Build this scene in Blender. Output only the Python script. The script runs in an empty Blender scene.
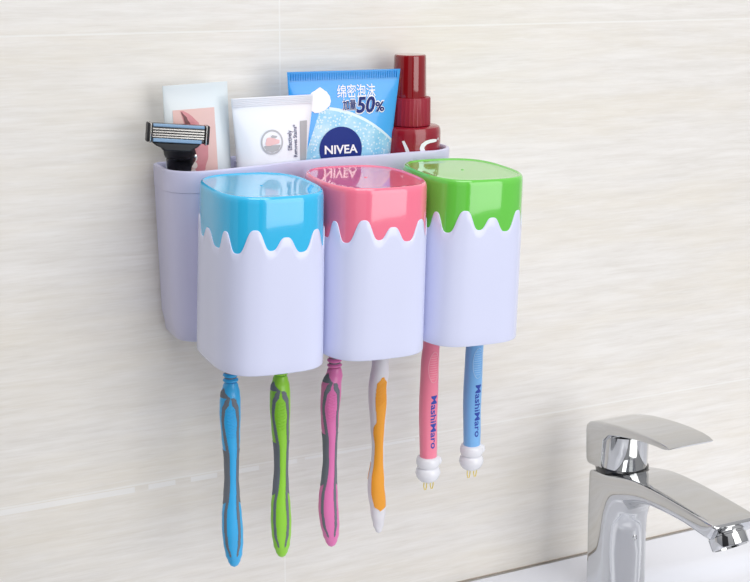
import bpy, bmesh, math, random
from mathutils import Vector, Matrix
random.seed(7)
PI = math.pi
col = bpy.context.scene.collection
sc = bpy.context.scene

# ------------------------------------------------------------------ materials
def s2l(c):
    return tuple(((x/12.92) if x <= .04045 else ((x+.055)/1.055)**2.4) for x in c)
def rgb(r, g, b): return s2l((r/255, g/255, b/255)) + (1,)
def mat(name, color, rough=.4, metal=0, coat=0, spec=.5, noise=0, nscale=200, bump=0, trans=0, sss=0):
    m = bpy.data.materials.new(name); m.use_nodes = True
    nt = m.node_tree; b = nt.nodes['Principled BSDF']
    b.inputs['Base Color'].default_value = color
    b.inputs['Roughness'].default_value = rough
    b.inputs['Metallic'].default_value = metal
    b.inputs['Coat Weight'].default_value = coat
    b.inputs['Coat Roughness'].default_value = .03
    b.inputs['Specular IOR Level'].default_value = spec
    if trans: b.inputs['Transmission Weight'].default_value = trans
    if sss:
        b.inputs['Subsurface Weight'].default_value = sss
        b.inputs['Subsurface Radius'].default_value = (.01, .01, .01)
        b.inputs['Subsurface Scale'].default_value = .3
    if noise or bump:
        tc = nt.nodes.new('ShaderNodeTexCoord'); n = nt.nodes.new('ShaderNodeTexNoise')
        n.inputs['Scale'].default_value = nscale; n.inputs['Detail'].default_value = 3
        nt.links.new(tc.outputs['Object'], n.inputs['Vector'])
        if noise:
            mx = nt.nodes.new('ShaderNodeMix'); mx.data_type = 'RGBA'
            mx.inputs['A'].default_value = color
            mx.inputs['B'].default_value = tuple(c*(1-noise) for c in color[:3]) + (1,)
            nt.links.new(n.outputs['Fac'], mx.inputs['Factor'])
            nt.links.new(mx.outputs['Result'], b.inputs['Base Color'])
        if bump:
            bp = nt.nodes.new('ShaderNodeBump'); bp.inputs['Strength'].default_value = bump
            bp.inputs['Distance'].default_value = .0005
            nt.links.new(n.outputs['Fac'], bp.inputs['Height'])
            nt.links.new(bp.outputs['Normal'], b.inputs['Normal'])
    return m

def nmath(nt, op, a, b=None, c=None):
    n = nt.nodes.new('ShaderNodeMath'); n.operation = op
    for i, v in enumerate((a, b, c)):
        if v is None: continue
        if isinstance(v, (int, float)): n.inputs[i].default_value = v
        else: nt.links.new(v, n.inputs[i])
    return n.outputs[0]
def nmix(nt, f, a, b):
    n = nt.nodes.new('ShaderNodeMix'); n.data_type = 'RGBA'
    for s, v in (('Factor', f), ('A', a), ('B', b)):
        if isinstance(v, (int, float, tuple)): n.inputs[s].default_value = v
        else: nt.links.new(v, n.inputs[s])
    return n.outputs['Result']

M = {}
M['plastic'] = mat('lavender_white_plastic', rgb(222, 226, 252), .24, coat=.25, noise=.02, nscale=40)
M['bin'] = mat('lavender_bin_plastic', rgb(216, 215, 243), .28, coat=.2, noise=.02, nscale=40)
M['blue'] = mat('sky_blue_plastic', rgb(54, 192, 242), .10, coat=.7, noise=.03, nscale=30)
M['pink'] = mat('rose_pink_plastic', rgb(253, 126, 154), .10, coat=.7, noise=.03, nscale=30)
M['green'] = mat('apple_green_plastic', rgb(108, 208, 76), .10, coat=.7, noise=.03, nscale=30)
M['brush_blue'] = mat('brush_blue', rgb(54, 176, 238), .35, coat=.2, noise=.04)
M['brush_green'] = mat('brush_green', rgb(148, 216, 56), .35, coat=.2, noise=.04)
M['brush_pink'] = mat('brush_pink', rgb(230, 120, 182), .35, coat=.2, noise=.04)
M['brush_white'] = mat('brush_white', rgb(228, 226, 232), .3, coat=.2, noise=.03)
M['orange'] = mat('orange_rubber', rgb(243, 164, 48), .45, noise=.06, bump=.2, nscale=900)
M['grey_rubber'] = mat('grey_rubber', rgb(112, 118, 128), .55, noise=.1)
M['kid_pink'] = mat('kid_pink', rgb(252, 138, 164), .3, coat=.3, noise=.03)
M['kid_blue'] = mat('kid_blue', rgb(128, 188, 244), .3, coat=.3, noise=.03)
M['kid_pink_light'] = mat('kid_pink_light', rgb(255, 176, 192), .4)
M['kid_blue_light'] = mat('kid_blue_light', rgb(168, 210, 248), .4)
M['white'] = mat('white_plastic', rgb(236, 236, 242), .25, coat=.3, noise=.02)
M['bristle'] = mat('white_bristle', rgb(240, 240, 245), .6, noise=.2, nscale=2500)
M['yellow'] = mat('yellow_loop', rgb(240, 218, 110), .4, noise=.05)
M['print_blue'] = mat('navy_print', rgb(44, 74, 172), .4)
M['navy'] = mat('deep_navy_print', rgb(22, 40, 116), .5, spec=.25)
M['logo_blue'] = mat('royal_blue_disc', rgb(18, 44, 132), .5, spec=.25, noise=.05, nscale=300)
M['print_white'] = mat('white_print', rgb(245, 247, 252), .35)
M['print_grey'] = mat('grey_print', rgb(176, 178, 182), .35)
M['print_darkgrey'] = mat('dark_grey_print', rgb(92, 96, 128), .4)
M['silver_ring'] = mat('silver_ring_print', rgb(182, 184, 190), .35)
M['pale_pink'] = mat('pale_pink_print', rgb(240, 196, 196), .4)
M['tube_white'] = mat('white_tube_laminate', rgb(240, 243, 250), .28, coat=.3, noise=.02, nscale=60)
M['tube_pale'] = mat('pale_tube_laminate', rgb(226, 234, 238), .28, coat=.3, noise=.03, nscale=60)
M['skin_print'] = mat('skin_print', rgb(238, 198, 192), .35, noise=.12, nscale=70)
M['lip_print'] = mat('lip_print', rgb(222, 140, 148), .3, noise=.2, nscale=160)
M['mouth_print'] = mat('mouth_print', rgb(120, 62, 66), .35, noise=.3, nscale=200)
M['teeth_print'] = mat('teeth_print', rgb(232, 218, 212), .3)
M['red'] = mat('wine_red_plastic', rgb(150, 22, 42), .22, coat=.5, noise=.08, nscale=40)
M['red_matte'] = mat('wine_red_satin', rgb(156, 32, 54), .38, noise=.05)
M['red_clear'] = mat('ruby_cap', rgb(140, 10, 20), .08, coat=.8, noise=.1, nscale=40)
M['chrome'] = mat('chrome', rgb(206, 207, 208), .05, metal=1, noise=.02, nscale=60)
M['chrome_dark'] = mat('dark_chrome', rgb(60, 60, 62), .2, metal=1, noise=.1)
M['steel'] = mat('brushed_steel', rgb(205, 202, 198), .22, metal=1, noise=.15, nscale=900)
M['black'] = mat('black_plastic', rgb(20, 21, 24), .22, coat=.3, noise=.2)
M['black_satin'] = mat('black_satin', rgb(34, 34, 38), .45, noise=.2)
M['strip'] = mat('pale_blue_lubricating_strip', rgb(138, 172, 205), .35, noise=.12, nscale=500)
M['grey_clip'] = mat('grey_clip', rgb(112, 110, 112), .3, metal=.6, noise=.1)
M['ceramic'] = mat('white_ceramic', rgb(234, 236, 244), .08, coat=.5, noise=.015, nscale=20)
M['caulk'] = mat('brown_grey_caulk', rgb(176, 164, 152), .6, noise=.15, nscale=120)

# wall: large beige tiles with fine horizontal veins and pale grout joints
def wall_material():
    m = bpy.data.materials.new('veined_beige_tile'); m.use_nodes = True
    nt = m.node_tree; b = nt.nodes['Principled BSDF']
    b.inputs['Roughness'].default_value = .32
    b.inputs['Specular IOR Level'].default_value = .4
    tc = nt.nodes.new('ShaderNodeTexCoord'); sp = nt.nodes.new('ShaderNodeSeparateXYZ')
    nt.links.new(tc.outputs['Object'], sp.inputs[0])
    X, Z = sp.outputs['X'], sp.outputs['Z']
    def veins(sx, sz, det, rough, off):
        mp = nt.nodes.new('ShaderNodeMapping'); mp.inputs['Scale'].default_value = (sx, 1, sz)
        mp.inputs['Location'].default_value = (off, off, off)
        nt.links.new(tc.outputs['Object'], mp.inputs[0])
        n = nt.nodes.new('ShaderNodeTexNoise'); n.inputs['Scale'].default_value = 1
        n.inputs['Detail'].default_value = det; n.inputs['Roughness'].default_value = rough
        nt.links.new(mp.outputs[0], n.inputs['Vector']); return n.outputs['Fac']
    v1 = veins(16, 190, 6, .66, 3.1); v2 = veins(48, 700, 3, .6, 7.7); v3 = veins(5, 30, 4, .6, 1.3)
    def ramp(v, lo, hi):
        r = nt.nodes.new('ShaderNodeMapRange'); r.inputs['From Min'].default_value = lo
        r.inputs['From Max'].default_value = hi; nt.links.new(v, r.inputs['Value']); return r.outputs[0]
    c = nmix(nt, ramp(v1, .34, .66), rgb(227, 223, 217), rgb(239, 236, 232))
    c = nmix(nt, nmath(nt, 'MULTIPLY', ramp(v3, .42, .68), .45), c, rgb(230, 222, 206))
    c = nmix(nt, nmath(nt, 'MULTIPLY', ramp(v2, .50, .74), .35), c, rgb(244, 242, 240))
    v4 = veins(36, 480, 4, .65, 5.2)
    c = nmix(nt, nmath(nt, 'MULTIPLY', ramp(v4, .56, .76), .25), c, rgb(206, 198, 188))
    # grout joints (lower, upper, vertical)
    def line(v, pos, hw):
        d = nmath(nt, 'ABSOLUTE', nmath(nt, 'SUBTRACT', v, pos))
        return nmath(nt, 'LESS_THAN', d, hw)
    def inr(v, a, bb):
        return nmath(nt, 'MULTIPLY', nmath(nt, 'GREATER_THAN', v, a), nmath(nt, 'LESS_THAN', v, bb))
    g = nmath(nt, 'MAXIMUM', line(Z, 0, .0006), line(Z, .3, .0006))
    g = nmath(nt, 'MAXIMUM', g, line(X, 0, .0005))
    g = nmath(nt, 'MAXIMUM', g, line(X, .6, .0005))
    g = nmath(nt, 'MAXIMUM', g, line(Z, -.3, .0006))
    # broken smears of white filler below the lower joint
    sm = None
    for a, bb, hw in ((-.40, -.1085, .0020), (-.0990, -.0800, .0018), (-.0690, -.0500, .0018), (-.0390, -.0190, .0018), (-.0050, .0100, .0017), (.016, .105, .0010)):
        q = nmath(nt, 'MULTIPLY', inr(X, a, bb), line(Z, -.0012-hw, hw))
        sm = q if sm is None else nmath(nt, 'MAXIMUM', sm, q)
    c = nmix(nt, nmath(nt, 'MULTIPLY', g, .6), c, rgb(244, 243, 240))
    c = nmix(nt, nmath(nt, 'MULTIPLY', sm, .6), c, rgb(246, 246, 246))
    nt.links.new(c, b.inputs['Base Color'])
    h = nmath(nt, 'SUBTRACT', nmath(nt, 'MULTIPLY', v1, .25), g)
    bp = nt.nodes.new('ShaderNodeBump'); bp.inputs['Strength'].default_value = .25; bp.inputs['Distance'].default_value = .0006
    nt.links.new(h, bp.inputs['Height']); nt.links.new(bp.outputs['Normal'], b.inputs['Normal'])
    return m
M['wall'] = wall_material()

# foam face-wash tube print (object space of the tube body: x sideways, z upwards)
def foam_tube_material():
    m = bpy.data.materials.new('blue_foam_tube_print'); m.use_nodes = True
    nt = m.node_tree; b = nt.nodes['Principled BSDF']
    b.inputs['Roughness'].default_value = .25; b.inputs['Coat Weight'].default_value = .4
    tc = nt.nodes.new('ShaderNodeTexCoord'); sp = nt.nodes.new('ShaderNodeSeparateXYZ')
    nt.links.new(tc.outputs['Object'], sp.inputs[0]); X, Z = sp.outputs['X'], sp.outputs['Z']
    base = rgb(46, 162, 244)
    # arc of the bubble field : z = z0 - a(x-x0) - b(x-x0)^2
    dx = nmath(nt, 'SUBTRACT', X, -.0167)
    arc = nmath(nt, 'SUBTRACT', .1372, nmath(nt, 'ADD', nmath(nt, 'MULTIPLY', dx, .035), nmath(nt, 'MULTIPLY', nmath(nt, 'MULTIPLY', dx, dx), 8.3)))
    df = nmath(nt, 'SUBTRACT', arc, Z)
    right = nmath(nt, 'GREATER_THAN', X, nmath(nt, 'SUBTRACT', -.0188, nmath(nt, 'MULTIPLY', nmath(nt, 'SUBTRACT', .1360, Z), .35)))
    below = nmath(nt, 'MULTIPLY', nmath(nt, 'GREATER_THAN', df, 0), right)
    edge = nmath(nt, 'MULTIPLY', nmath(nt, 'LESS_THAN', nmath(nt, 'ABSOLUTE', df), .0010), nmath(nt, 'GREATER_THAN', X, -.012))
    vo = nt.nodes.new('ShaderNodeTexVoronoi'); vo.inputs['Scale'].default_value = 520; vo.feature = 'F1'
    nt.links.new(tc.outputs['Object'], vo.inputs['Vector'])
    no = nt.nodes.new('ShaderNodeTexNoise'); no.inputs['Scale'].default_value = 95; no.inputs['Detail'].default_value = 5
    nt.links.new(tc.outputs['Object'], no.inputs['Vector'])
    r = nt.nodes.new('ShaderNodeMapRange'); r.inputs['From Min'].default_value = .38; r.inputs['From Max'].default_value = .78
    nt.links.new(no.outputs['Fac'], r.inputs['Value'])
    bub = nmix(nt, r.outputs[0], rgb(128, 200, 236), rgb(186, 226, 244))
    bub = nmix(nt, nmath(nt, 'MULTIPLY', nmath(nt, 'LESS_THAN', vo.outputs['Distance'], .33), .6), bub, rgb(232, 246, 252))
    c = nmix(nt, below, base, bub)
    # paler blue sweep at the left and a darker crimp at the top
    sw = nt.nodes.new('ShaderNodeMapRange'); sw.inputs['From Min'].default_value = -.03; sw.inputs['From Max'].default_value = .03
    nt.links.new(nmath(nt, 'ADD', X, nmath(nt, 'MULTIPLY', nmath(nt, 'SUBTRACT', Z, .13), -1.5)), sw.inputs['Value'])
    c = nmix(nt, nmath(nt, 'MULTIPLY', nmath(nt, 'SUBTRACT', 1, below), nmath(nt, 'MULTIPLY', sw.outputs[0], .35)), c, rgb(96, 190, 246))
    c = nmix(nt, edge, c, rgb(214, 238, 250))
    c = nmix(nt, nmath(nt, 'GREATER_THAN', Z, .1540), c, rgb(44, 156, 234))
    nt.links.new(c, b.inputs['Base Color'])
    return m
M['foam_tube'] = foam_tube_material()

# ------------------------------------------------------------------ mesh helpers
def mesh_obj(name, V, F, m, parent=None, smooth=True, angle=35, loc=None):
    me = bpy.data.meshes.new(name); me.from_pydata([tuple(v) for v in V], [], F); me.update()
    me.materials.append(m)
    if smooth:
        for p in me.polygons: p.use_smooth = True
        me.set_sharp_from_angle(angle=math.radians(angle))
    o = bpy.data.objects.new(name, me); col.objects.link(o)
    if parent: o.parent = parent
    if loc: o.location = loc
    return o
def thing(name, loc, label, cat, group=None, rot=(0, 0, 0)):
    o = bpy.data.objects.new(name, None); col.objects.link(o); o.empty_display_size = .02
    o.location = loc; o.rotation_euler = rot
    tag(o, label, cat, group); return o
def tag(o, label, cat, group=None):
    o['label'] = label; o['category'] = cat
    if group: o['group'] = group
def loft(rings, cap0=False, cap1=False, closed=True):
    V = []; F = []; n = len(rings[0])
    for r in rings: V += list(r)
    for i in range(len(rings)-1):
        for j in range(n if closed else n-1):
            a = i*n+j; b_ = i*n+(j+1) % n
            F.append((a, b_, b_+n, a+n))
    if cap0: F.append(tuple(reversed(range(n))))
    if cap1: F.append(tuple(range((len(rings)-1)*n, len(rings)*n)))
    return V, F
def lathe(prof, n=48, rx=1, ry=1, cx=0, cy=0):
    rings = [[(cx+r*rx*math.cos(2*PI*j/n), cy+r*ry*math.sin(2*PI*j/n), z) for j in range(n)] for r, z in prof]
    return loft(rings, True, True)
def box(x0, x1, y0, y1, z0, z1):
    V = [(x, y, z) for x in (x0, x1) for y in (y0, y1) for z in (z0, z1)]
    F = [(0, 1, 3, 2), (4, 6, 7, 5), (0, 4, 5, 1), (2, 3, 7, 6), (0, 2, 6, 4), (1, 5, 7, 3)]
    return V, F
def merge(*vf):
    V = []; F = []
    for v, f in vf:
        k = len(V); V += list(v); F += [tuple(i+k for i in q) for q in f]
    return V, F
def xform(vf, mtx): return [tuple(mtx @ Vector(v)) for v in vf[0]], vf[1]
def bevel(o, w, seg=3, angle=40):
    b = o.modifiers.new('bevel', 'BEVEL'); b.width = w; b.segments = seg
    b.limit_method = 'ANGLE'; b.angle_limit = math.radians(angle)
    return o
def lerp(tab, x):
    if x <= tab[0][0]: return tab[0][1]
    for (a, u), (b, v) in zip(tab, tab[1:]):
        if x <= b:
            t = (x-a)/(b-a); return u+(v-u)*t
    return tab[-1][1]
def slerp(tab, x):
    if x <= tab[0][0]: return tab[0][1]
    for (a, u), (b, v) in zip(tab, tab[1:]):
        if x <= b:
            t = (x-a)/(b-a); t = t*t*(3-2*t); return u+(v-u)*t
    return tab[-1][1]
def inset(ring, d):
    n = len(ring); out = []
    for i in range(n):
        a = Vector(ring[i-1]); b = Vector(ring[(i+1) % n]); t = (b-a).normalized()
        nrm = Vector((-t.y, t.x))           # inward for a counter-clockwise ring
        out.append((ring[i][0]+nrm.x*d, ring[i][1]+nrm.y*d))
    return out
def ring3(r2, z): return [(x, y, z) for x, y in r2]
def tube_path(pts, r, n=10):
    pts = [Vector(p) for p in pts]; rings = []
    for i, p in enumerate(pts):
        t = (pts[min(i+1, len(pts)-1)]-pts[max(i-1, 0)]).normalized()
        u = t.orthogonal().normalized() if i == 0 else (u_-t*u_.dot(t)).normalized()
        u_ = u; w = t.cross(u)
        rings.append([tuple(p+(u*math.cos(2*PI*k/n)+w*math.sin(2*PI*k/n))*r) for k in range(n)])
    return loft(rings, True, True)
def text_vf(body, size, bold=0, align='CENTER', shear=0, spacing=1):
    cu = bpy.data.curves.new('lettering', 'FONT'); cu.body = body; cu.size = 1
    cu.align_x = align; cu.align_y = 'CENTER'; cu.offset = bold/size; cu.shear = shear; cu.space_character = spacing
    cu.resolution_u = 3
    o = bpy.data.objects.new('lettering', cu); col.objects.link(o)
    bpy.context.view_layer.update()
    me = bpy.data.meshes.new_from_object(o.evaluated_get(bpy.context.evaluated_depsgraph_get()))
    bm = bmesh.new(); bm.from_mesh(me); bmesh.ops.triangulate(bm, faces=bm.faces)
    for _ in range(6):          # fine enough to follow a curved surface
        long = [e for e in bm.edges if e.calc_length()*size > .0007]
        if not long: break
        bmesh.ops.subdivide_edges(bm, edges=long, cuts=1)
        bmesh.ops.triangulate(bm, faces=bm.faces)
    bm.to_mesh(me); bm.free()
    V = [(v.co.x*size, v.co.y*size, 0) for v in me.vertices]; F = [tuple(p.vertices) for p in me.polygons]
    bpy.data.objects.remove(o); bpy.data.curves.remove(cu); bpy.data.meshes.remove(me)
    return V, F

# ------------------------------------------------------------------ setting
V, F = box(-.75, 1.25, 0, .02, -.55, .85)
w = mesh_obj('wall_back', V, F, M['wall'], smooth=False); w['kind'] = 'structure'

V, F = box(-.25, .85, -.0008, 0, -.1292, -.1283)
t = mesh_obj('trim_1', V, F, M['caulk'], smooth=False); t['kind'] = 'structure'

# washbasin: one ceramic piece, ledge against the wall, tap deck, bowl
def basin():
    nx, ny = 90, 90; x0, x1, y0, y1 = -.12, .72, -.003, -.50
    def H(x, y):
        d = -y
        cxr = (x-.26)/.42
        edge = .036 + .020*max(0, min(1, (x-.21)/.17))          # ledge widens to the right
        def sst(a, b, t):
            t = max(0, min(1, (t-a)/(b-a))); return t*t*(3-2*t)
        z = -.1292 - .0085*sst(edge, edge+.016, d)
        u = (x-.28)/.33; v = (d-.285)/.165
        r = (abs(u)**3+abs(v)**3)**(1/3)
        z -= .11*(1-sst(.45, 1.0, r))
        return z
    V = []; F = []
    for i in range(nx+1):
        for j in range(ny+1):
            x = x0+(x1-x0)*i/nx; y = y0+(y1-y0)*(j/ny)**1.0
            V.append((x, y, H(x, y)))
    W = ny+1
    for i in range(nx):
        for j in range(ny): F.append((i*W+j, i*W+j+1, (i+1)*W+j+1, (i+1)*W+j))
    border = [i*W for i in range(nx+1)] + [nx*W+j for j in range(1, W)] + [i*W+ny for i in range(nx-1, -1, -1)] + [j for j in range(ny-1, 0, -1)]
    k = len(V)
    for q in border: V.append((V[q][0], V[q][1], -.30))
    n = len(border)
    for a in range(n): F.append((border[a], border[(a+1) % n], k+(a+1) % n, k+a))
    F.append(tuple(k+a for a in range(n)))
    return V, F
V, F = basin()
t_ = thing('wash_basin', (.3, -.2, -.30), 'white ceramic wash basin below the chrome tap, against the tiled wall', 'basin')
V = [(x-.3, y+.2, z+.30) for x, y, z in V]
mesh_obj('basin_bowl', V, F, M['ceramic'], t_, angle=50)

# ------------------------------------------------------------------ wall-mounted holder
def arc(cx, cy, r, a0, a1, n):
    return [(cx+r*math.cos(math.radians(a0+(a1-a0)*i/n)), cy+r*math.sin(math.radians(a0+(a1-a0)*i/n))) for i in range(n+1)]
FRONT = [(-.094, -.0458), (-.060, -.0458), (-.030, -.0435), (-.004, -.0395), (.020, -.0395), (.050, -.0425), (.113, -.0435)]
XL, XR = -.0890, .1125
def bin_outline():
    pts = arc(XL+.006, -.0065, .006, 90, 180, 5)
    pts += arc(XL+.021, -.0458+.021, .021, 180, 270, 14)
    x = XL+.026
    while x < XR-.024:
        pts.append((x, slerp(FRONT, x))); x += .004
    pts += arc(XR-.021, -.0435+.021, .021, 270, 360, 14)
    pts += arc(XR-.006, -.0065, .006, 0, 90, 5)
    return pts
BO = bin_outline()
holder = thing('toothbrush_holder_rack', (.009, 0, .112), 'long lavender-white wall rack whose open tray carries the tubes, razor and red bottle', 'toothbrush holder')
def rel(V, o): return [(x-o[0], y-o[1], z-o[2]) for x, y, z in V]
HL = (.009, 0, .112)
prof = [(.0058, .1120), (.0052, .1122), (.0042, .1138), (.0032, .1175), (.0020, .123), (.0002, .2075), (.0002, .2080), (-.0001, .2083), (-.0001, .2203), (0, .2212), (.0009, .2217), (.0019, .2217), (.0026, .2210), (.0028, .2195), (.0045, .1200), (.0054, .1160), (.0058, .1150)]
def sag(x, z):        # the rack sags a little towards its left end
    k = max(0, min(1, (.075-x)/.165))
    return z-.0026*k if z > .2 else (z-.0040*k if z < .1145 else z)
rings = [[(x, y, sag(x, z)) for x, y, z in ring3(inset(BO, d), z)] for d, z in prof]
V, F = loft(rings, True, True)
mesh_obj('tray', rel(V, HL), F, M['bin'], holder, angle=45)
# divider walls inside the tray
for xd in (-.034, .071):
    V, F = box(xd, xd+.0016, slerp(FRONT, xd)+.0029, -.0031, .1152, .2175)
    # sloping top edge
    V = [(x, y, z-(.007 if (z > .2 and y < -.02) else 0)) for x, y, z in V]
    bevel(mesh_obj('divider', rel(V, HL), F, M['bin'], holder), .0004, 2)
CUPX = (-.0478, .0204, .0886); CY = -.0888
for xc in CUPX:
    # arm from the tray bottom out under the cup, post rising inside it, forked rail for two brushes
    xb = xc-.0015
    arm = box(xb-.009, xb+.009, -.0835, -.030, .1050, .1125)
    post = box(xb-.0055, xb+.0055, -.0835, -.0785, .1040, .2122)
    v = mesh_obj('hanging_arm', rel(merge(arm, post)[0], HL), merge(arm, post)[1], M['bin'], holder)
    bevel(v, .0008, 2)
    # notched rail outline (x,y) extruded in z
    P = []
    for s, xx in ((-1, -.0165), (1, .0165)):
        pass
    nt_ = [(-.0235, -.0785), (-.0235, -.0868), (-.0205, -.0868), (-.0205, -.0805), (-.0125, -.0805), (-.0125, -.0868), (-.0075, -.0868), (-.0075, -.0835), (.0075, -.0835), (.0075, -.0868), (.0125, -.0868), (.0125, -.0805), (.0205, -.0805), (.0205, -.0868), (.0235, -.0868), (.0235, -.0785)]
    r0 = [(xb+x, y, .150) for x, y in nt_]; r1 = [(xb+x, y, .153) for x, y in nt_]
    V, F = loft([r0, r1], True, True)
    mesh_obj('brush_rail', rel(V, HL), F, M['bin'], holder, smooth=False)

# ------------------------------------------------------------------ cups
def cup_n(z): return 2.85+.55*max(0, min(1, (.2180-z)/.1062))
def sq(a, b, n, N=288):
    out = []
    for i in range(N):
        th = 2*PI*i/N; c, s = math.cos(th), math.sin(th)
        r = (abs(c/a)**n+abs(s/b)**n)**(-1/n); out.append((r*c, r*s))
    return out
WAVE = [(5, .1945), (22, .186), (38, .195), (51, .185), (64, .1965), (78, .186), (92, .1935), (106, .1855), (119, .196), (131, .1855), (142, .187), (152, .198),
        (165.5, .1865), (183, .1935), (207.5, .185), (218, .1962), (230, .1843), (244.8, .1985), (258, .1863), (271.2, .1937), (285.4, .1843), (301.3, .1965), (313, .185), (326, .195), (345, .186), (365, .1945)]
def wave(deg):
    d = deg if deg >= 5 else deg+360
    for (a, u), (b, v) in zip(WAVE, WAVE[1:]):
        if d <= b:
            t = (d-a)/(b-a)
            lo, hi = min(u, v), max(u, v)
            k = t if v > u else 1-t
            f = (1-math.cos(PI*k))/2; f = .15*f+.85*f*f*(3-2*f)
            narrow = (a if u > v else b) not in (244.8, 271.2, 64, 92)
            return lo+(hi-lo)*f**(1.25 if narrow else .9)
    return WAVE[-1][1]
ZB, ZT = .1118, .2180
def cup_ab(z):
    t = (ZT-z)/(ZT-ZB); return .0335, .0383+.0012*t
def cup(name, xc, colour, label):
    root = thing(name, (xc-.0024, CY+.0018, ZB), label, 'cup', 'drip-topped cups hanging under the rack', rot=(math.radians(.97), math.radians(1.3), 0))
    def R_(d, z):
        a, b = cup_ab(min(z, ZT)); return [(x, y, z-ZB) for x, y in inset(sq(a, b, cup_n(z)), d)]
    # coloured inner cup
    pr = [(.0006, .168), (.0001, .1682), (0, .169), (0, .2135), (.0003, .2158), (.0009, .2169), (.0017, .2174), (.0025, .2173), (.0031, .2167), (.0037, .2166), (.010, .2166)]
    rr = [R_(d, z) for d, z in pr] + [[(x*.5, y*.5, .2166-ZB) for x, y in sq(.0327, .037, 2.75)]]
    V, F = loft(rr, False, True)
    # inner skin
    r2 = [R_(.0006, .168), R_(.0018, .168), R_(.0018, .2128), R_(.0040, .2140), [(x*.4, y*.4, .2140-ZB) for x, y in sq(.0327, .037, 2.75)]]
    V2, F2 = loft(r2, False, True); F2 = [tuple(reversed(f)) for f in F2]
    V, F = merge((V, F), (V2, F2))
    mesh_obj('coloured_cap', V, F, M[colour], root, angle=50)
    # white sleeve with the wavy upper edge
    N = 288; wv = [wave(360*i/N) for i in range(N)]
    rows = [(0.0011, .1122, 0), (.0002, .1119, 0), (-.0002, .1118, 0), (-.0004, .1120, 0), (-.0005, .1125, 0)]
    rings = [R_(d, z) for d, z, _ in rows]
    K = 14
    for k in range(1, K+1):
        f = k/K
        ring = []
        for i in range(N):
            z = .1130+(wv[i]-.0005-.1130)*f
            a, b = cup_ab(z); th = 2*PI*i/N; c, s = math.cos(th), math.sin(th)
            n = cup_n(z); r = (abs(c/a)**n+abs(s/b)**n)**(-1/n)+.0005
            ring.append((r*c, r*s, z-ZB))
        rings.append(ring)
    for off, dz in ((.00035, -.0001), (.0002, .0001), (-.0004, .0001)):
        ring = []
        for i in range(N):
            z = wv[i]+dz; a, b = cup_ab(z); th = 2*PI*i/N; c, s = math.cos(th), math.sin(th)
            n = cup_n(z); r = (abs(c/a)**n+abs(s/b)**n)**(-1/n)+off
            ring.append((r*c, r*s, z-ZB))
        rings.append(ring)
    V, F = loft(rings)
    V2, F2 = loft([R_(.0011, .1126), R_(.0016, .1135), R_(.0018, .168), R_(.0002, .1685)])
    F2 = [tuple(reversed(f)) for f in F2]
    V, F = merge((V, F), (V2, F2))
    mesh_obj('sleeve', V, F, M['plastic'], root, angle=50)
    # tiny moulding pip in the middle of the top
    V, F = lathe([(.0010, .21655-ZB), (.0009, .2169-ZB), (.0003, .2170-ZB)], 16)
    mesh_obj('moulding_pip', V, F, M[colour], root)
    return root
cup('toothbrush_cup', CUPX[0], 'blue', 'lavender-white cup with sky-blue dripping top, nearest the razor')
cup('toothbrush_cup', CUPX[1], 'pink', 'lavender-white cup with rose-pink dripping top, between blue and green cups')
cup('toothbrush_cup', CUPX[2], 'green', 'lavender-white cup with apple-green dripping top, nearest the tap')

# ------------------------------------------------------------------ toothbrushes
BY = -.0835
def body_surface(zs, cxf, hwf, htf, yf, N=96):
    rings = []
    for z in zs:
        cx, hw, ht, cy = cxf(z), hwf(z), htf(z), yf(z)
        rings.append([(cx+hw*math.sin(2*PI*j/N), cy-ht*math.cos(2*PI*j/N), z) for j in range(N)])
    return rings    # j=0 faces the viewer side, angle grows towards +x
def patch(rings, mask, off, thick=.0004):
    """raised skin over the faces where mask(z, angle) is true, with a rim"""
    N = len(rings[0]); V = []; idx = {}; F = []; E = {}
    cen = [Vector((sum(p[0] for p in r)/N, sum(p[1] for p in r)/N, r[0][2])) for r in rings]
    def vid(i, j, lay):
        k = (i, j % N, lay)
        if k not in idx:
            p = Vector(rings[i][j % N]); d = p-cen[i]; d.z = 0; l = d.length or 1
            o = off if lay == 0 else off-thick
            V.append(tuple(p+d/l*o)); idx[k] = len(V)-1
        return idx[k]
    on = {}
    for i in range(len(rings)-1):
        for j in range(N):
            a = 360*(j+.5)/N; a = a-360 if a > 180 else a
            on[i, j] = mask((rings[i][0][2]+rings[i+1][0][2])/2, a)
    for (i, j), t in on.items():
        if not t: continue
        F.append((vid(i, j, 0), vid(i, j+1, 0), vid(i+1, j+1, 0), vid(i+1, j, 0)))
        for (di, dj, e) in ((-1, 0, ((i, j), (i, j+1))), (1, 0, ((i+1, j+1), (i+1, j))), (0, -1, ((i+1, j), (i, j))), (0, 1, ((i, j+1), (i+1, j+1)))):
            if not on.get((i+di, (j+dj) % N), False):
                (a, b), (c, d) = e
                F.append((vid(a, b, 0), vid(a, b, 1), vid(c, d, 1), vid(c, d, 0)))
    return V, F
def zs_range(a, b, n): return [a+(b-a)*i/n for i in range(n+1)]
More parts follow.
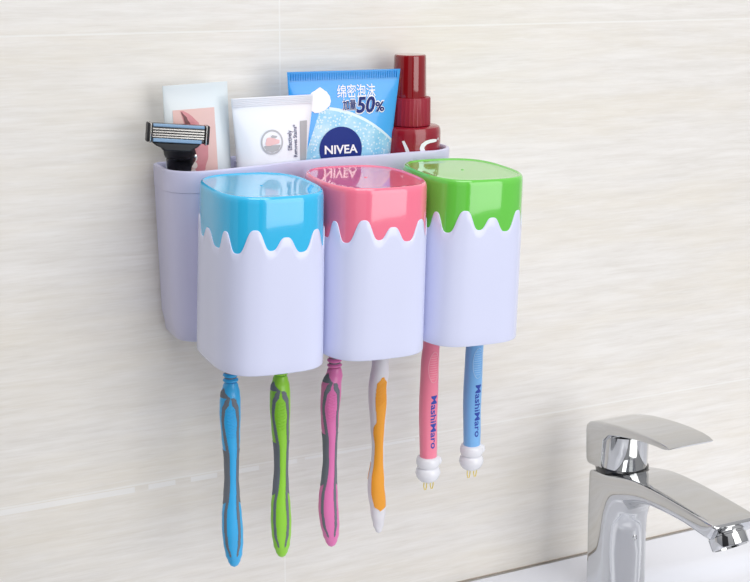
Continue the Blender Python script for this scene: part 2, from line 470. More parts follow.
def head_and_neck(root, m, cx_top, z0, ztop, loc):
    # slim neck from z0 up, paddle head hanging over the rail, bristle block
    prof = [(z0, .0028, .0028), (.135, .0024, .0024), (.1495, .0022, .0022), (.1535, .0024, .0022), (.157, .0056, .0024), (.163, .0062, .0026), (.178, .0062, .0026), (.1825, .0048, .0024), (ztop, .0012, .0012)]
    rings = [[(cx_top+a*math.sin(2*PI*j/24), BY-b*math.cos(2*PI*j/24), z) for j in range(24)] for z, a, b in prof]
    V, F = loft(rings, True, True)
    mesh_obj('neck', rel(V, loc), F, m, root)
    tu = []
    for zz in zs_range(.1605, .1795, 6):
        for xx in (-.0036, 0, .0036):
            pts = lathe([(.0012, 0), (.0012, .009)], 8)
            mt = Matrix.Translation((cx_top+xx, BY-.0024, zz)) @ Matrix.Rotation(PI/2, 4, 'X')
            tu.append(xform(pts, mt))
    V, F = merge(*tu)
    mesh_obj('bristles', rel(V, loc), F, M['bristle'], root)

def brush_striped(cx0, zt, colour, label, cxtab, zoff=0):
    """rubber-striped adult brush. zt = z of lower tip"""
    L = .131
    loc = (cx0, BY, zt)
    root = thing('toothbrush', loc, label, 'toothbrush', 'toothbrushes hanging from the cups')
    def u(z): return (z-zt)/L            # 0 tip .. 1 where it goes into the cup
    HW = [(0, .0006), (.010, .0026), (.03, .0040), (.07, .0055), (.13, .0065), (.20, .0068), (.28, .0064), (.38, .0050), (.47, .0043), (.56, .0045), (.68, .0058), (.80, .0066), (.86, .0065), (.90, .0060), (.935, .0048), (.955, .0036), (1.0, .0032), (1.05, .0030)]
    HT = [(0, .0006), (.010, .0022), (.03, .0034), (.07, .0045), (.2, .0056), (.45, .0046), (.7, .0058), (.86, .0060), (.92, .0048), (1.0, .0032), (1.05, .0030)]
    zs = [zt+L*q for q in ([0, .004, .010, .018] + [.03+.00375*i for i in range(250)])]
    zs = [z for z in zs if u(z) <= .955]
    cxf = lambda z: cx0+slerp(cxtab, u(z)); hw = lambda z: slerp(HW, u(z)); ht = lambda z: slerp(HT, u(z))
    yf = lambda z: BY
    rings = body_surface(zs, cxf, hw, ht, yf, 160)
    V, F = loft(rings, True, True)
    mesh_obj('handle', rel(V, loc), F, M[colour], root, angle=60)
    C0 = [(.04, 3), (.07, 18), (.14, 28), (.22, 32), (.32, 29), (.42, 26), (.55, 27), (.66, 30), (.76, 38), (.82, 30), (.86, 8), (.90, 0)]
    C1 = [(.05, 4), (.08, 32), (.14, 46), (.25, 50), (.36, 48), (.5, 50), (.62, 50), (.76, 56), (.83, 50), (.87, 34), (.89, 18), (.92, 0)]
    tilt = -13
    def mask(z, a):
        q = u(z); a = a-tilt-slerp([(.30, -3), (.42, 7), (.60, 7), (.72, -3)], q)
        if q < .045 or q > .93: return False
        c0, c1 = slerp(C0, q), slerp(C1, q)
        waist = .36+.02*math.cos(math.radians(a*2)) < q < .62
        if q > .885: return abs(a+60) < 60*(.93-q)/.045
        if abs(a) < c0: return False
        if abs(a) < c1: return True
        return waist and abs(a) < 175
    V, F = patch(rings, mask, .00022)
    mesh_obj('rubber_grip', rel(V, loc), F, M['grey_rubber'], root, angle=60)
    # thumb ridges: fine raised arcs on the upper pad
    rid = []
    for k in range(9):
        q = .70+.016*k; z = zt+L*q
        aw = slerp(C0, q)*.62
        pts = []
        for i in range(9):
            a = math.radians(tilt+aw*(i/4-1)); zz = z-.0010*math.cos((i/4-1)*PI/2)
            pts.append((cxf(zz)+(hw(zz)+.0001)*math.sin(a), BY-(ht(zz)+.0001)*math.cos(a), zz))
        rid.append(tube_path(pts, .00028, 6))
    V, F = merge(*rid); mesh_obj('thumb_ridge', rel(V, loc), F, M[colour], root)
    # ribbed neck collar
    ztop = zt+L*.950
    ncx = cxf(ztop)
    prof = []
    z = ztop; k = 0
    while z < ztop+.020:
        ph = ((z-ztop)/.0034) % 1
        prof.append((.0030+.0015*max(0, math.sin(PI*ph*1.0))**1.3 * (1 if z < ztop+.0136 else .3), z)); z += .0003
    V, F = lathe(prof, 28, 1.08, 1, ncx, BY)
    mesh_obj('ribbed_collar', rel(V, loc), F, M[colour], root, angle=60)
    V, F = lathe([(.0034, ztop-.002), (.0034, ztop+.0205)], 24, 1.08, 1, ncx, BY)
    mesh_obj('collar_core', rel(V, loc), F, M['grey_rubber'], root)
    head_and_neck(root, M[colour], ncx, ztop+.018, .184, loc)
    return root

brush_striped(-.0683, -.0300, 'brush_blue', 'blue and grey toothbrush, leftmost, hanging under the blue cup', [(0, .0005), (.3, -.0005), (.6, 0), (.8, -.0002), (1, .0008)])
brush_striped(-.0352, -.0302, 'brush_green', 'lime green and grey toothbrush hanging under the blue cup', [(0, .0), (.3, -.0005), (.55, .0002), (.8, -.0002), (1, .0004)])
brush_striped(-.0004, -.0300, 'brush_pink', 'magenta pink and grey striped toothbrush hanging beside the white and orange one', [(0, .0004), (.25, -.0020), (.5, -.0008), (.72, -.0008), (.86, .0002), (.93, .0024), (1, .0028)])

def brush_orange():
    zt = -.0272; cx0 = .0340; L = .128; loc = (cx0, BY, zt)
    root = thing('toothbrush', loc, 'white toothbrush with orange rubber grip hanging under the pink cup', 'toothbrush', 'toothbrushes hanging from the cups')
    u = lambda z: (z-zt)/L
    CX = [(0, .0006), (.12, .0000), (.28, -.0016), (.45, -.0006), (.6, -.0008), (.8, -.0012), (.93, .0004), (1.05, .0026), (1.2, .0030)]
    HW = [(0, .0005), (.012, .0022), (.05, .0038), (.12, .0052), (.22, .0060), (.30, .0058), (.42, .0043), (.5, .0040), (.60, .0050), (.75, .0062), (.86, .0062), (.95, .0055), (1.05, .0042), (1.2, .0028)]
    HT = [(0, .0005), (.012, .0020), (.1, .0042), (.25, .0055), (.45, .0044), (.75, .0060), (.95, .0055), (1.05, .0042), (1.2, .0028)]
    zs = [zt+L*q for q in ([0, .004, .010, .018] + [.03+.0039*i for i in range(284)])]
    cxf = lambda z: cx0+slerp(CX, u(z)); hw = lambda z: slerp(HW, u(z)); ht = lambda z: slerp(HT, u(z))
    rings = body_surface(zs, cxf, hw, ht, lambda z: BY, 180)
    V, F = loft(rings, True, True)
    mesh_obj('handle', rel(V, loc), F, M['brush_white'], root, angle=60)
    LFT = [(.14, -10), (.17, -48), (.25, -58), (.40, -60), (.5, -58), (.57, -64), (.60, -60), (.64, -36), (.75, -38), (.84, -32), (.875, -8)]
    RGT = [(.14, 60), (.17, 48), (.3, 38), (.45, 24), (.6, 26), (.75, 40), (.84, 36), (.875, 8)]
    def mask(z, a):
        q = u(z)
        lo = .145+.02*math.sin(math.radians(a-10)); 
        return lo < q < .875 and slerp(LFT, q) < a < slerp(RGT, q)
    V, F = patch(rings, mask, .00022)
    mesh_obj('rubber_grip', rel(V, loc), F, M['orange'], root, angle=60)
    def mask2(z, a):
        q = u(z); return .31 < q < .40 and -128 < a < -104
    V, F = patch(rings, mask2, .00022)
    mesh_obj('side_dot', rel(V, loc), F, M['orange'], root, angle=60)
    rid = []
    for k in range(7):
        q = .74+.016*k; z = zt+L*q; pts = []
        for i in range(7):
            a = math.radians(0+22*(i/3-1)); zz = z+.0016*(i/3-1)
            pts.append((cxf(zz)+(hw(zz)+.00025)*math.sin(a), BY-(ht(zz)+.00025)*math.cos(a), zz))
        rid.append(tube_path(pts, .00025, 6))
    V, F = merge(*rid); mesh_obj('thumb_ridge', rel(V, loc), F, M['orange'], root)
    head_and_neck(root, M['brush_white'], cxf(.13), .124, .184, loc)
brush_orange()

def brush_child(cx0, zt, colour, light, label, inkmat):
    # zt: underside of the white end cap; z of shaft start above
    loc = (cx0, BY, zt)
    root = thing('toothbrush', loc, label, 'toothbrush', 'toothbrushes hanging from the cups')
    u = lambda z: z-zt
    CX = [(0, 0), (.02, 0), (.05, -.0008), (.08, -.0004), (.11, .0010), (.13, .0012)]
    HW = [(.014, .0058), (.03, .0061), (.06, .0064), (.085, .0061), (.100, .0056), (.115, .0046), (.135, .0026)]
    zs = zs_range(zt+.0165, .135, 90)
    cxf = lambda z: cx0+slerp(CX, u(z)); hw = lambda z: slerp(HW, u(z)); ht = lambda z: slerp(HW, u(z))*.92
    rings = body_surface(zs, cxf, hw, ht, lambda z: BY, 64)
    V, F = loft(rings, True, True)
    mesh_obj('handle', rel(V, loc), F, M[colour], root, angle=60)
    # end cap: two soft bulges
    prof = [(.0003, 0)]
    for i in range(1, 10): a = PI*i/20; prof.append((.0076*math.sin(a), .0064-.0064*math.cos(a)))
    for i in range(0, 9): a = PI/2*i/8*.78; prof.append((.0080*math.cos(a*.62), .0068+.0052*math.sin(a)))
    prof += [(.0068, .0118), (.0070, .0124), (.0075, .0136), (.0077, .0152), (.0075, .0170), (.0069, .0184), (.0060, .0190), (.0030, .0192)]
    V, F = lathe([(a*1.07, b) for a, b in prof], 40, 1, .95)
    cap = mesh_obj('end_cap', V, F, M['white'], root, angle=60)
    # small side nub on the upper bulge
    V, F = lathe([(.0002, -.0030), (.0018, -.0022), (.0025, 0), (.0018, .0022), (.0002, .0030)], 20)
    V = [(x+.0062, y-.0030, z+.0160) for x, y, z in V]
    mesh_obj('nub', V, F, M['white'], root)
    # two yellow wire loops beneath
    for sx in (-.0024, .0026):
        pts = [(sx-.0011, -.0012, .0008), (sx-.0013, -.0013, -.0022), (sx-.0006, -.0013, -.0046), (sx+.0004, -.0013, -.0046), (sx+.0009, -.0012, -.0022), (sx+.0011, -.0012, .0008)]
        V, F = tube_path(pts, .00038, 8); mesh_obj('loop', V, F, M['yellow'], root)
    # printed name running down the shaft
    V, F = text_vf('MashiMaro', .0062, .00012, spacing=1.0)
    xs = [v[0] for v in V]; mid = (min(xs)+max(xs))/2; k = .0375/(max(xs)-min(xs))
    out = []
    for x, y, _ in V:
        z = zt+.0450-(x-mid)*k; a = y/.0061+math.radians(8)
        out.append((cxf(z)+(hw(z)+.00012)*math.sin(a), BY-(ht(z)+.00012)*math.cos(a), z))
    mesh_obj('printed_name', rel(out, loc), F, inkmat, root, smooth=False)
    # oval thumb pad outline with fine lines
    rid = []
    zc = .0835+ (0 if colour == 'kid_pink' else .001)
    def sp(a, z): return (cxf(z)+(hw(z)+.00005)*math.sin(a), BY-(ht(z)+.00005)*math.cos(a), z)
    zc_ = zt+.0835 if colour == 'kid_pink' else zt+.0790
    rid.append(tube_path([sp(math.radians(2)+.62*math.cos(2*PI*i/32), zc_+.0105*math.sin(2*PI*i/32)) for i in range(33)], .00028, 6))
    for k in range(-5, 6):
        zz = zc_+k*.0016; wv = .62*math.sqrt(1-(k*.0016/.0105)**2)*.8
        rid.append(tube_path([sp(math.radians(2)+wv*(i/5-1), zz) for i in range(11)], .0002, 5))
    V, F = merge(*rid); mesh_obj('thumb_pad', rel(V, loc), F, M[light], root)
    head_and_neck(root, M[colour], cxf(.135), .134, .184, loc)
brush_child(.0712, .0030, 'kid_pink', 'kid_pink_light', 'pink toothbrush with white knobbly end, hanging under the green cup', M['print_blue'])
brush_child(.1048, .0058, 'kid_blue', 'kid_blue_light', 'pale blue toothbrush with white knobbly end, rightmost, under the green cup', M['print_blue'])

# ------------------------------------------------------------------ tubes standing in the tray
class Tube:
    def __init__(s, name, base, top, H, wt, wb, hb, m, label, zfull, crimp=.006, p=2.3, lean=0, cat='tube', hasp=.75):
        s.H, s.wt, s.wb, s.hb, s.p, s.crimp, s.zfull, s.hasp = H, wt, wb, hb, p, crimp, zfull, hasp
        ax = (Vector(top)-Vector(base)).normalized()
        rotx = math.atan2(-ax.y, ax.z); roty = math.asin(ax.x)
        s.root = thing(name, base, label, cat, None)
        s.root.rotation_euler = (rotx, roty, lean)
        zs = [.020+(zfull-.020)*i/6 for i in range(7)] + [zfull+(H-crimp-zfull)*i/26 for i in range(1, 27)] + [H-crimp*.5, H]
        rings = []
        for z in zs:
            w, h = s.w(z), s.h(z)
            r = []
            for j in range(72):
                c, sn = math.cos(2*PI*j/72), math.sin(2*PI*j/72)
                q = (abs(c)**p+abs(sn)**p)**(-1/p); r.append((w*q*c, h*q*sn, z))
            rings.append(r)
        V, F = loft(rings, True, True)
        mesh_obj('tube_body', V, F, m, s.root, angle=50)
        # screw cap the tube stands on
        prof = [(wb*.80, 0), (wb*.86, .0008), (wb*.86, .017), (wb*.80, .0182), (wb*.5, .0186), (wb*.5, .0202)]
        V, F = lathe(prof, 40, 1, min(1, hb/wb*1.1)); mesh_obj('screw_cap', V, F, M['white'], s.root)
    def w(s, z):
        t = max(0, min(1, (z-.02)/(s.H-.02))); return s.wb+(s.wt-s.wb)*t
    def h(s, z):
        t = max(0, min(1, (z-s.zfull)/(s.H-s.crimp-s.zfull)))
        return max(.0007, s.hb*(1-t**1.6)**s.hasp if t < 1 else .0007)
    def front(s, x, z, off=.00025):
        w, h = s.w(z), s.h(z); k = min(.995, abs(x)/w)
        return (x, -h*(1-k**s.p)**(1/s.p)-off, z)
    def decal(s, name, vf, m, off=.00025, label=None):
        V = [s.front(x, z, off) for x, z in vf[0]]
        o = mesh_obj(name, V, vf[1], m, s.root, smooth=False)
        if label: o['label'] = label
        return o
def grid_poly(fn, inside, nx, nz, x0, x1, z0, z1): pass
def disc(cx, cz, rx, rz, r0=0, n=48, k=8):
    V = []; F = []
    for i in range(k+1):
        q = r0+(1-r0)*i/k
        for j in range(n): V.append((cx+rx*q*math.cos(2*PI*j/n), cz+rz*q*math.sin(2*PI*j/n)))
    for i in range(k):
        for j in range(n): F.append((i*n+j, (i+1)*n+j, (i+1)*n+(j+1) % n, i*n+(j+1) % n))
    return V, F
def spans(rows):
    """filled shape from (z, xl, xr) rows"""
    V = []; F = []; K = 8
    for z, a, b in rows:
        for k in range(K+1): V.append((a+(b-a)*k/K, z))
    for i in range(len(rows)-1):
        for k in range(K):
            q = i*(K+1)+k; F.append((q, q+1, q+K+2, q+K+1))
    return V, F
def dense(tab, n=24):
    z0, z1 = tab[0][0], tab[-1][0]; A = [(z, a) for z, a, b in tab]; B = [(z, b) for z, a, b in tab]
    return spans([(z0+(z1-z0)*i/n, slerp(A, z0+(z1-z0)*i/n), slerp(B, z0+(z1-z0)*i/n)) for i in range(n+1)])
def txt(body, size, cx, cz, bold=0, rot=0, width=None, shear=0):
    V, F = text_vf(body, size, bold, shear=shear)
    xs = [v[0] for v in V]; ys = [v[1] for v in V]; mx = (min(xs)+max(xs))/2; my = (min(ys)+max(ys))/2
    k = width/(max(xs)-min(xs)) if width else 1
    c, s = math.cos(rot), math.sin(rot)
    return [(cx+(x-mx)*k*c-(y-my)*s, cz+(x-mx)*k*s+(y-my)*c) for x, y, _ in V], F

FL = .1152
# blue foaming face wash
T = Tube('face_wash_tube', (.0322, -.0200, FL), (.0334, -.0290, .2755), .1605, .0402, .0275, .0125, M['foam_tube'], 'bright blue face wash tube with a navy round emblem, standing in the rack', .045)
# print coordinates measured on the tube face: u across, v down -> local (x, z)
def A(u, v):
    t = (v-71)/86; xl = 286+22*t; xr = 398-6*t; half = .0396-.0095*t
    return ((u-xl)/(xr-xl)*2-1)*half, .1603-.0568*t
def txtA(body, size, u, v, **k): x, z = A(u, v); return txt(body, size, x, z, **k)
T.decal('printed_script', txtA('绵密泡沫', .0090, 354.5, 90.5, bold=.00005, width=.0275), M['print_white'], .0004)
T.decal('script_outline', txtA('加量', .0078, 348, 103.5, bold=.0003, width=.0102), M['print_white'], .0003)
T.decal('printed_script', txtA('加量', .0070, 348, 103.5, bold=.00008, width=.0094), M['navy'], .0005)
T.decal('figure_outline', txtA('50', .0150, 364.5, 104, bold=.0008, width=.0152, shear=.2), M['print_white'], .0003)
T.decal('printed_figure', txtA('50', .0138, 364.5, 104, bold=.0004, width=.0140, shear=.2), M['navy'], .0005)
T.decal('figure_outline', txtA('%', .0095, 379.5, 106.5, bold=.0006, width=.0074), M['print_white'], .0003)
T.decal('printed_figure', txtA('%', .0085, 379.5, 106.5, bold=.0002, width=.0068), M['navy'], .0005)
cx, cz = A(342.5, 146)
T.decal('round_emblem', disc(cx, cz, .0150, .0145), M['logo_blue'], .0004, 'navy blue disc')
T.decal('emblem_lettering', txt('NIVEA', .0076, cx, cz, bold=.00018, width=.0232), M['print_white'], .0008, 'white lettering NIVEA')
# white foam peak
rows = []
for v, a, b in ((86, 317.6, 318.6), (88, 314.5, 321.5), (91, 310, 325.5), (95, 305, 328.2), (99, 304, 329.3), (103, 306, 328.6), (107, 310, 325), (110, 314, 319)):
    xa, z = A(a, v); xb_, _ = A(b, v); rows.append((z, xa, xb_))
T.decal('foam_peak', dense(rows[::-1]), M['print_white'], .0003, 'white foam peak print')
# crimp ridges on the top seam
rg = []
for k in range(46):
    x = -.0375+.075*k/45; rg.append(box(x-.00022, x+.00022, -.0011, -.0006, .1550, .1595))
V, F = merge(*rg); mesh_obj('crimp_ridges', V, F, M['foam_tube'], T.root, smooth=False)

# white tooth cream
T = Tube('toothpaste_tube', (-.0170, -.0215, FL), (-.0180, -.0325, .2628), .1465, .0278, .0160, .0105, M['tube_white'], 'white tube with a round tooth emblem, standing left of the blue tube', .045)
def A(u, v):
    t = (v-97)/66; xl = 232+8*t; xr = 313-8*t; half = .0278-.0046*t
    return ((u-xl)/(xr-xl)*2-1)*half, .1463-.0438*t
cx, cz = A(269.5, 139)
T.decal('emblem_ring', disc(cx, cz, .0075, .0078, .86, k=2), M['silver_ring'], .0004)
T.decal('emblem_field', disc(cx, cz, .0064, .0066, 0), M['print_white'], .0003)
T.decal('emblem_shade', dense([(cz-.0064, cx-.0006, cx+.0006), (cz-.0050, cx-.0042, cx+.0042), (cz-.0024, cx-.0056, cx+.0056), (cz-.0020, cx-.0050, cx+.0058)]), M['print_grey'], .00045)
T.decal('tooth_print', dense([(cz-.0022, cx-.0040, cx-.0010), (cz-.0008, cx-.0046, cx+.0048), (cz+.0010, cx-.0040, cx+.0050), (cz+.0022, cx-.0038, cx+.0020), (cz+.0030, cx-.0030, cx-.0010)]), M['pale_pink'], .0006)
T.decal('tooth_print', dense([(cz+.0026, cx-.0002, cx+.0030), (cz+.0036, cx-.0008, cx+.0036), (cz+.0044, cx+.0002, cx+.0008)]), M['print_grey'], .0006)
x, z = A(287.5, 138.5); T.decal('printed_text', txt('Effectively', .0042, x, z, bold=.00006, rot=PI/2, width=.0125), M['print_darkgrey'], .0004)
x, z = A(292.3, 139.5); T.decal('printed_text', txt('Removes Stains*', .0036, x, z, bold=.00006, rot=PI/2, width=.0205), M['print_darkgrey'], .0004)
xa, z0 = A(297.5, 159.5); xb_, z1 = A(305.5, 121)
T.decal('silver_panel', spans([(z0+(z1-z0)*i/8, xa-.0004*(8-i)/8, xb_-.0006*(8-i)/8) for i in range(9)]), M['print_grey'], .0003, 'grey vertical bar')
V, F = [], []
rg = [box(-.0268, .0268, -.0010, -.0006, .1462-.0011*k-.0004, .1462-.0011*k) for k in range(5)]
V, F = merge(*rg); mesh_obj('crimp_ridges', V, F, M['tube_white'], T.root, smooth=False)

# pale tube with a photograph of lips
T = Tube('whitening_gel_tube', (-.0600, -.0140, FL), (-.0648, -.0205, .2690), .1550, .0210, .0212, .0085, M['tube_pale'], 'pale tube printed with a close-up of lips, standing behind the razor', .045, p=2.8)
def A(u, v):
    t = (v-84)/85; xl = 162+8*t; xr = 226+8*t; half = .0212-.0004*t
    return ((u-xl)/(xr-xl)*2-1)*half, .1548-.0580*t
def poly(tab, n=22):
    rows = []
    for v, a, b in tab:
        xa, z = A(a, v); xb_, _ = A(b, v); rows.append((z, xa, xb_))
    return dense(rows[::-1], n)
T.decal('picture_panel', poly([(106, 172, 213), (120, 173, 214), (170, 178, 218.5)]), M['skin_print'], .0003, 'pink skin-toned picture')
T.decal('lips', poly([(107, 179, 182), (112, 181, 191), (120, 183.5, 198), (130, 186, 203), (140, 190, 207), (150, 192, 207.5), (160, 193, 205), (170, 192, 201)]), M['lip_print'], .00045, 'rose coloured lips')
T.decal('mouth_opening', poly([(108, 180, 181), (114, 182.5, 186), (120, 184.5, 189.5), (125, 186, 190), (132, 188, 191), (136, 189, 190)]), M['mouth_print'], .0006, 'dark gap between the lips')
for v, u0 in ((123, 188.3), (150.5, 193.5), (157, 193.6), (163.5, 192.8), (169, 192.2)):
    x, z = A(u0, v); T.decal('tooth', disc(x, z, .0019, .0022, 0, 20, 3), M['teeth_print'], .00075)

# ------------------------------------------------------------------ razor
rx, ry, rz = -.0818, -.0362, .2422
rz_root = thing('safety_razor', (-.0765, -.0185, FL), 'black safety razor standing head up at the left end of the rack', 'razor')
RB = (-.0765, -.0185, FL)
hm = Matrix.Translation((rx-RB[0], ry-RB[1], rz-RB[2])) @ Matrix.Rotation(math.radians(5.5), 4, 'Y') @ Matrix.Rotation(math.radians(-6), 4, 'Z') @ Matrix.Scale(.90, 4)
def rpart(name, vf, m, bv=0, mt=hm, label=None):
    V, F = xform(vf, mt); o = mesh_obj(name, V, F, m, rz_root, smooth=True)
    if bv: bevel(o, bv, 3)
    if label: o['label'] = label
    return o
head = rpart('cartridge', box(-.0188, .0188, -.0026, .0040, -.0062, .0062), M['black'], .0010)
def rsub(name, vf, m, bv=0):
    V, F = xform(vf, hm); o = mesh_obj(name, V, F, m, head); 
    if bv: bevel(o, bv, 2)
rsub('lubricating_strip', box(-.0176, .0176, -.0036, -.0020, .0040, .0061), M['strip'], .0005)
rsub('guard_strip', box(-.0172, .0162, -.0038, -.0020, -.0062, -.0036), M['strip'], .0005)
for k, zz in enumerate((.0026, .0008, -.0010, -.0026)):
    rsub('blade', box(-.0176, .0176, -.0034, -.0022, zz-.00035, zz+.00045), M['steel'])
    rsub('blade_support', merge(*[box(-.0170+.0034*j, -.0148+.0034*j, -.0036, -.0024, zz-.0009, zz-.00045) for j in range(10)]), M['black_satin'])
for s in (-1, 1):
    rsub('end_clip', box(min(s*.0184, s*.0197), max(s*.0184, s*.0197), -.0042, .0036, -.0070, .0066), M['steel'], .0005)
    rsub('end_cap', box(min(s*.0196, s*.0212), max(s*.0196, s*.0214), -.0036, .0042, -.0066, .0064), M['black_satin'], .0007)
# yoke under the cartridge
rows = [(-.0172, .0165, -.0060), (-.0168, .0160, -.0072), (-.0145, .0140, -.0090), (-.0105, .0112, -.0105), (-.0092, .0095, -.0125)]
rings = [[(a, -.0018, z), (b, -.0018, z), (b, .0056, z), (a, .0056, z)] for a, b, z in rows]
rpart('yoke', loft(rings, True, True), M['black_satin'], .0012)
# neck and handle
def rlathe(prof, cxz, rxx, ryy):
    rings = []
    for r, z in prof:
        cx, cy = cxz(z)
        rings.append([(cx+r*rxx*math.cos(2*PI*j/40), cy+r*ryy*math.sin(2*PI*j/40), z) for j in range(40)])
    return loft(rings, True, True)
hz = rz-RB[2]
cz_ = lambda z: (slerp([(0, .0040), (hz-.022, .0012), (hz-.008, -.0030), (hz, -.0042)], z), slerp([(0, -.001), (hz-.024, -.0012), (hz-.009, -.0110), (hz, -.0135)], z))
V, F = rlathe([(.0088, hz-.0090), (.0100, hz-.0105), (.0102, hz-.0145), (.0098, hz-.0165)], cz_, 1, .62)
mesh_obj('pivot_block', V, F, M['black_satin'], rz_root)
V, F = rlathe([(.0045, 0), (.0056, .001), (.0062, .02), (.0078, hz-.05), (.0086, hz-.034), (.0089, hz-.024), (.0094, hz-.0205), (.0096, hz-.0185), (.0093, hz-.0172), (.0088, hz-.0168)], cz_, 1, .66)
mesh_obj('handle', V, F, M['black'], rz_root)
V, F = lathe([(.0002, -.0004), (.0010, -.0004), (.0010, .0004), (.0002, .0006)], 16)
V, F = xform((V, F), Matrix.Translation((.0060, -.0165, hz-.0150)) @ Matrix.Rotation(PI/2, 4, 'X'))
mesh_obj('rivet', V, F, M['steel'], rz_root)

# ------------------------------------------------------------------ red spray bottle
bx, by = .0862, -.0222
bt = thing('spray_bottle', (bx, by, FL), 'dark red spray bottle with a ribbed collar, right of the blue tube', 'bottle')
def L2(z): return z-FL
prof = [(.0190, 0), (.0200, .001), (.0202, .004), (.0202, L2(.2315)), (.0200, L2(.2340)), (.0192, L2(.2357)), (.0175, L2(.2365)), (.0120, L2(.2369)), (.0110, L2(.2380))]
V, F = lathe(prof, 64, 1, .86); mesh_obj('bottle_body', V, F, M['red'], bt)
N = 96; rings = []
for rr, z, rib in ((.0100, .2370, 0), (.0136, .2371, 0), (.0140, .2376, 1), (.0137, .2545, 1), (.0134, .2555, 0), (.0108, .2557, 0)):
    rings.append([((rr-(.0004 if (j % 3 == 0 and rib) else 0))*math.cos(2*PI*j/N)-.0015, (rr-(.0004 if (j % 3 == 0 and rib) else 0))*math.sin(2*PI*j/N), L2(z)) for j in range(N)])
V, F = loft(rings, True, True); mesh_obj('ribbed_collar', V, F, M['red_matte'], bt, angle=25)
V, F = lathe([(.0112, L2(.2556)), (.0113, L2(.2562)), (.0107, L2(.2818)), (.0105, L2(.2831)), (.0099, L2(.2837)), (.0066, L2(.2838))], 56, 1, 1, -.0020, 0)
mesh_obj('cap', V, F, M['red_clear'], bt)
# white flowing letter mark wrapped on the body
def on_b(x, z, off=.0003):
    k = max(-.98, min(.98, x/.0202)); return (x, -.0202*.86*math.sqrt(1-k*k)-off, L2(z)+.0042)
def ribbon(pts, wid):
    V = []; F = []
    P = []
    for i in range(len(pts)-1):
        for k in range(6):
            t = k/6; P.append((pts[i][0]*(1-t)+pts[i+1][0]*t, pts[i][1]*(1-t)+pts[i+1][1]*t, wid[i]*(1-t)+wid[i+1]*t))
    P.append((*pts[-1], wid[-1]))
    for i, (x, z, w_) in enumerate(P):
        a = P[max(0, i-1)]; b = P[min(len(P)-1, i+1)]
        dx, dz = b[0]-a[0], b[1]-a[1]; l = math.hypot(dx, dz) or 1
        V.append(on_b(x-dz/l*w_, z+dx/l*w_)); V.append(on_b(x+dz/l*w_, z-dx/l*w_))
    for i in range(len(P)-1): F.append((2*i, 2*i+1, 2*i+3, 2*i+2))
    return V, F
V, F = ribbon([(.0115, .2232), (.0085, .2234), (.0050, .2233), (.0020, .2226), (-.0004, .2210), (-.0012, .2190), (-.0002, .2168), (.0025, .2140), (.0055, .2105)], [.0007, .0011, .0012, .0013, .0015, .0016, .0016, .0016, .0016])
mesh_obj('printed_letter', V, F, M['print_white'], bt, smooth=False)
V, F = ribbon([(-.0132, .2240), (-.0112, .2190), (-.0092, .2125)], [.0007, .0010, .0013])
mesh_obj('printed_letter', V, F, M['print_white'], bt, smooth=False)
P = disc(.0130, .2240, .0008, .0008, .5, 20, 2)
mesh_obj('registered_mark', [on_b(x, z) for x, z in P[0]], P[1], M['print_white'], bt, smooth=False)

# ------------------------------------------------------------------ basin tap
FX = .2440; FB = (FX, -.071, -.1377)
tap = thing('basin_tap', FB, 'chrome single-lever mixer tap standing on the wash basin', 'tap')
def sweep(sections, q0=.42, pw=2.4, M_=14, corner=.12, tip=False):
    """section: outer point (y,z), inner point (y,z), half width; flat outer side, rounded inner side"""
    rings = []
    for (oy, oz), (iy, iz), hw in sections:
        prof = []
        # from left-inner round to right, then flat outer with soft corners
        for k in range(M_+1):
            a = PI*k/M_; c, s = math.cos(a), math.sin(a)
            r = (abs(c)**pw+abs(s)**pw)**(-1/pw)
            prof.append((-hw*c*r, q0+(1-q0)*s*r))
        cr = corner
        for k in range(0, 6):
            a = (PI/2)*k/5; prof.append((hw-hw*cr*(1-math.cos(a)), .25*q0*(1-math.sin(a))))
        for xx in (.6, .3, 0, -.3, -.6): prof.append((hw*xx, 0))
        for k in range(5, -1, -1):
            a = (PI/2)*k/5; prof.append((-hw+hw*cr*(1-math.cos(a)), .25*q0*(1-math.sin(a))))
        rings.append([(x, oy+(iy-oy)*q-FB[1], oz+(iz-oz)*q-FB[2]) for x, q in prof])
    return loft(rings, True, True)
def refine(secs, n=4):
    out = []
    N = len(secs)
    def cr(p0, p1, p2, p3, t):
        return .5*((2*p1)+(-p0+p2)*t+(2*p0-5*p1+4*p2-p3)*t*t+(-p0+3*p1-3*p2+p3)*t**3)
    for i in range(N-1):
        A_, B_, C_, D_ = secs[max(0, i-1)], secs[i], secs[i+1], secs[min(N-1, i+2)]
        for k in range(n):
            t = k/n
            f = lambda g: cr(g(A_), g(B_), g(C_), g(D_), t)
            out.append(((f(lambda s: s[0][0]), f(lambda s: s[0][1])), (f(lambda s: s[1][0]), f(lambda s: s[1][1])), f(lambda s: s[2])))
    out.append(secs[-1]); return out
S1 = [((-.0585, -.1377), (-.0935, -.1377), .0202), ((-.0582, -.118), (-.0915, -.118), .0200), ((-.0575, -.095), (-.0895, -.095), .0200),
      ((-.0562, -.072), (-.0880, -.077), .0201), ((-.0553, -.050), (-.0885, -.061), .0203), ((-.0550, -.035), (-.0920, -.0495), .0204)]
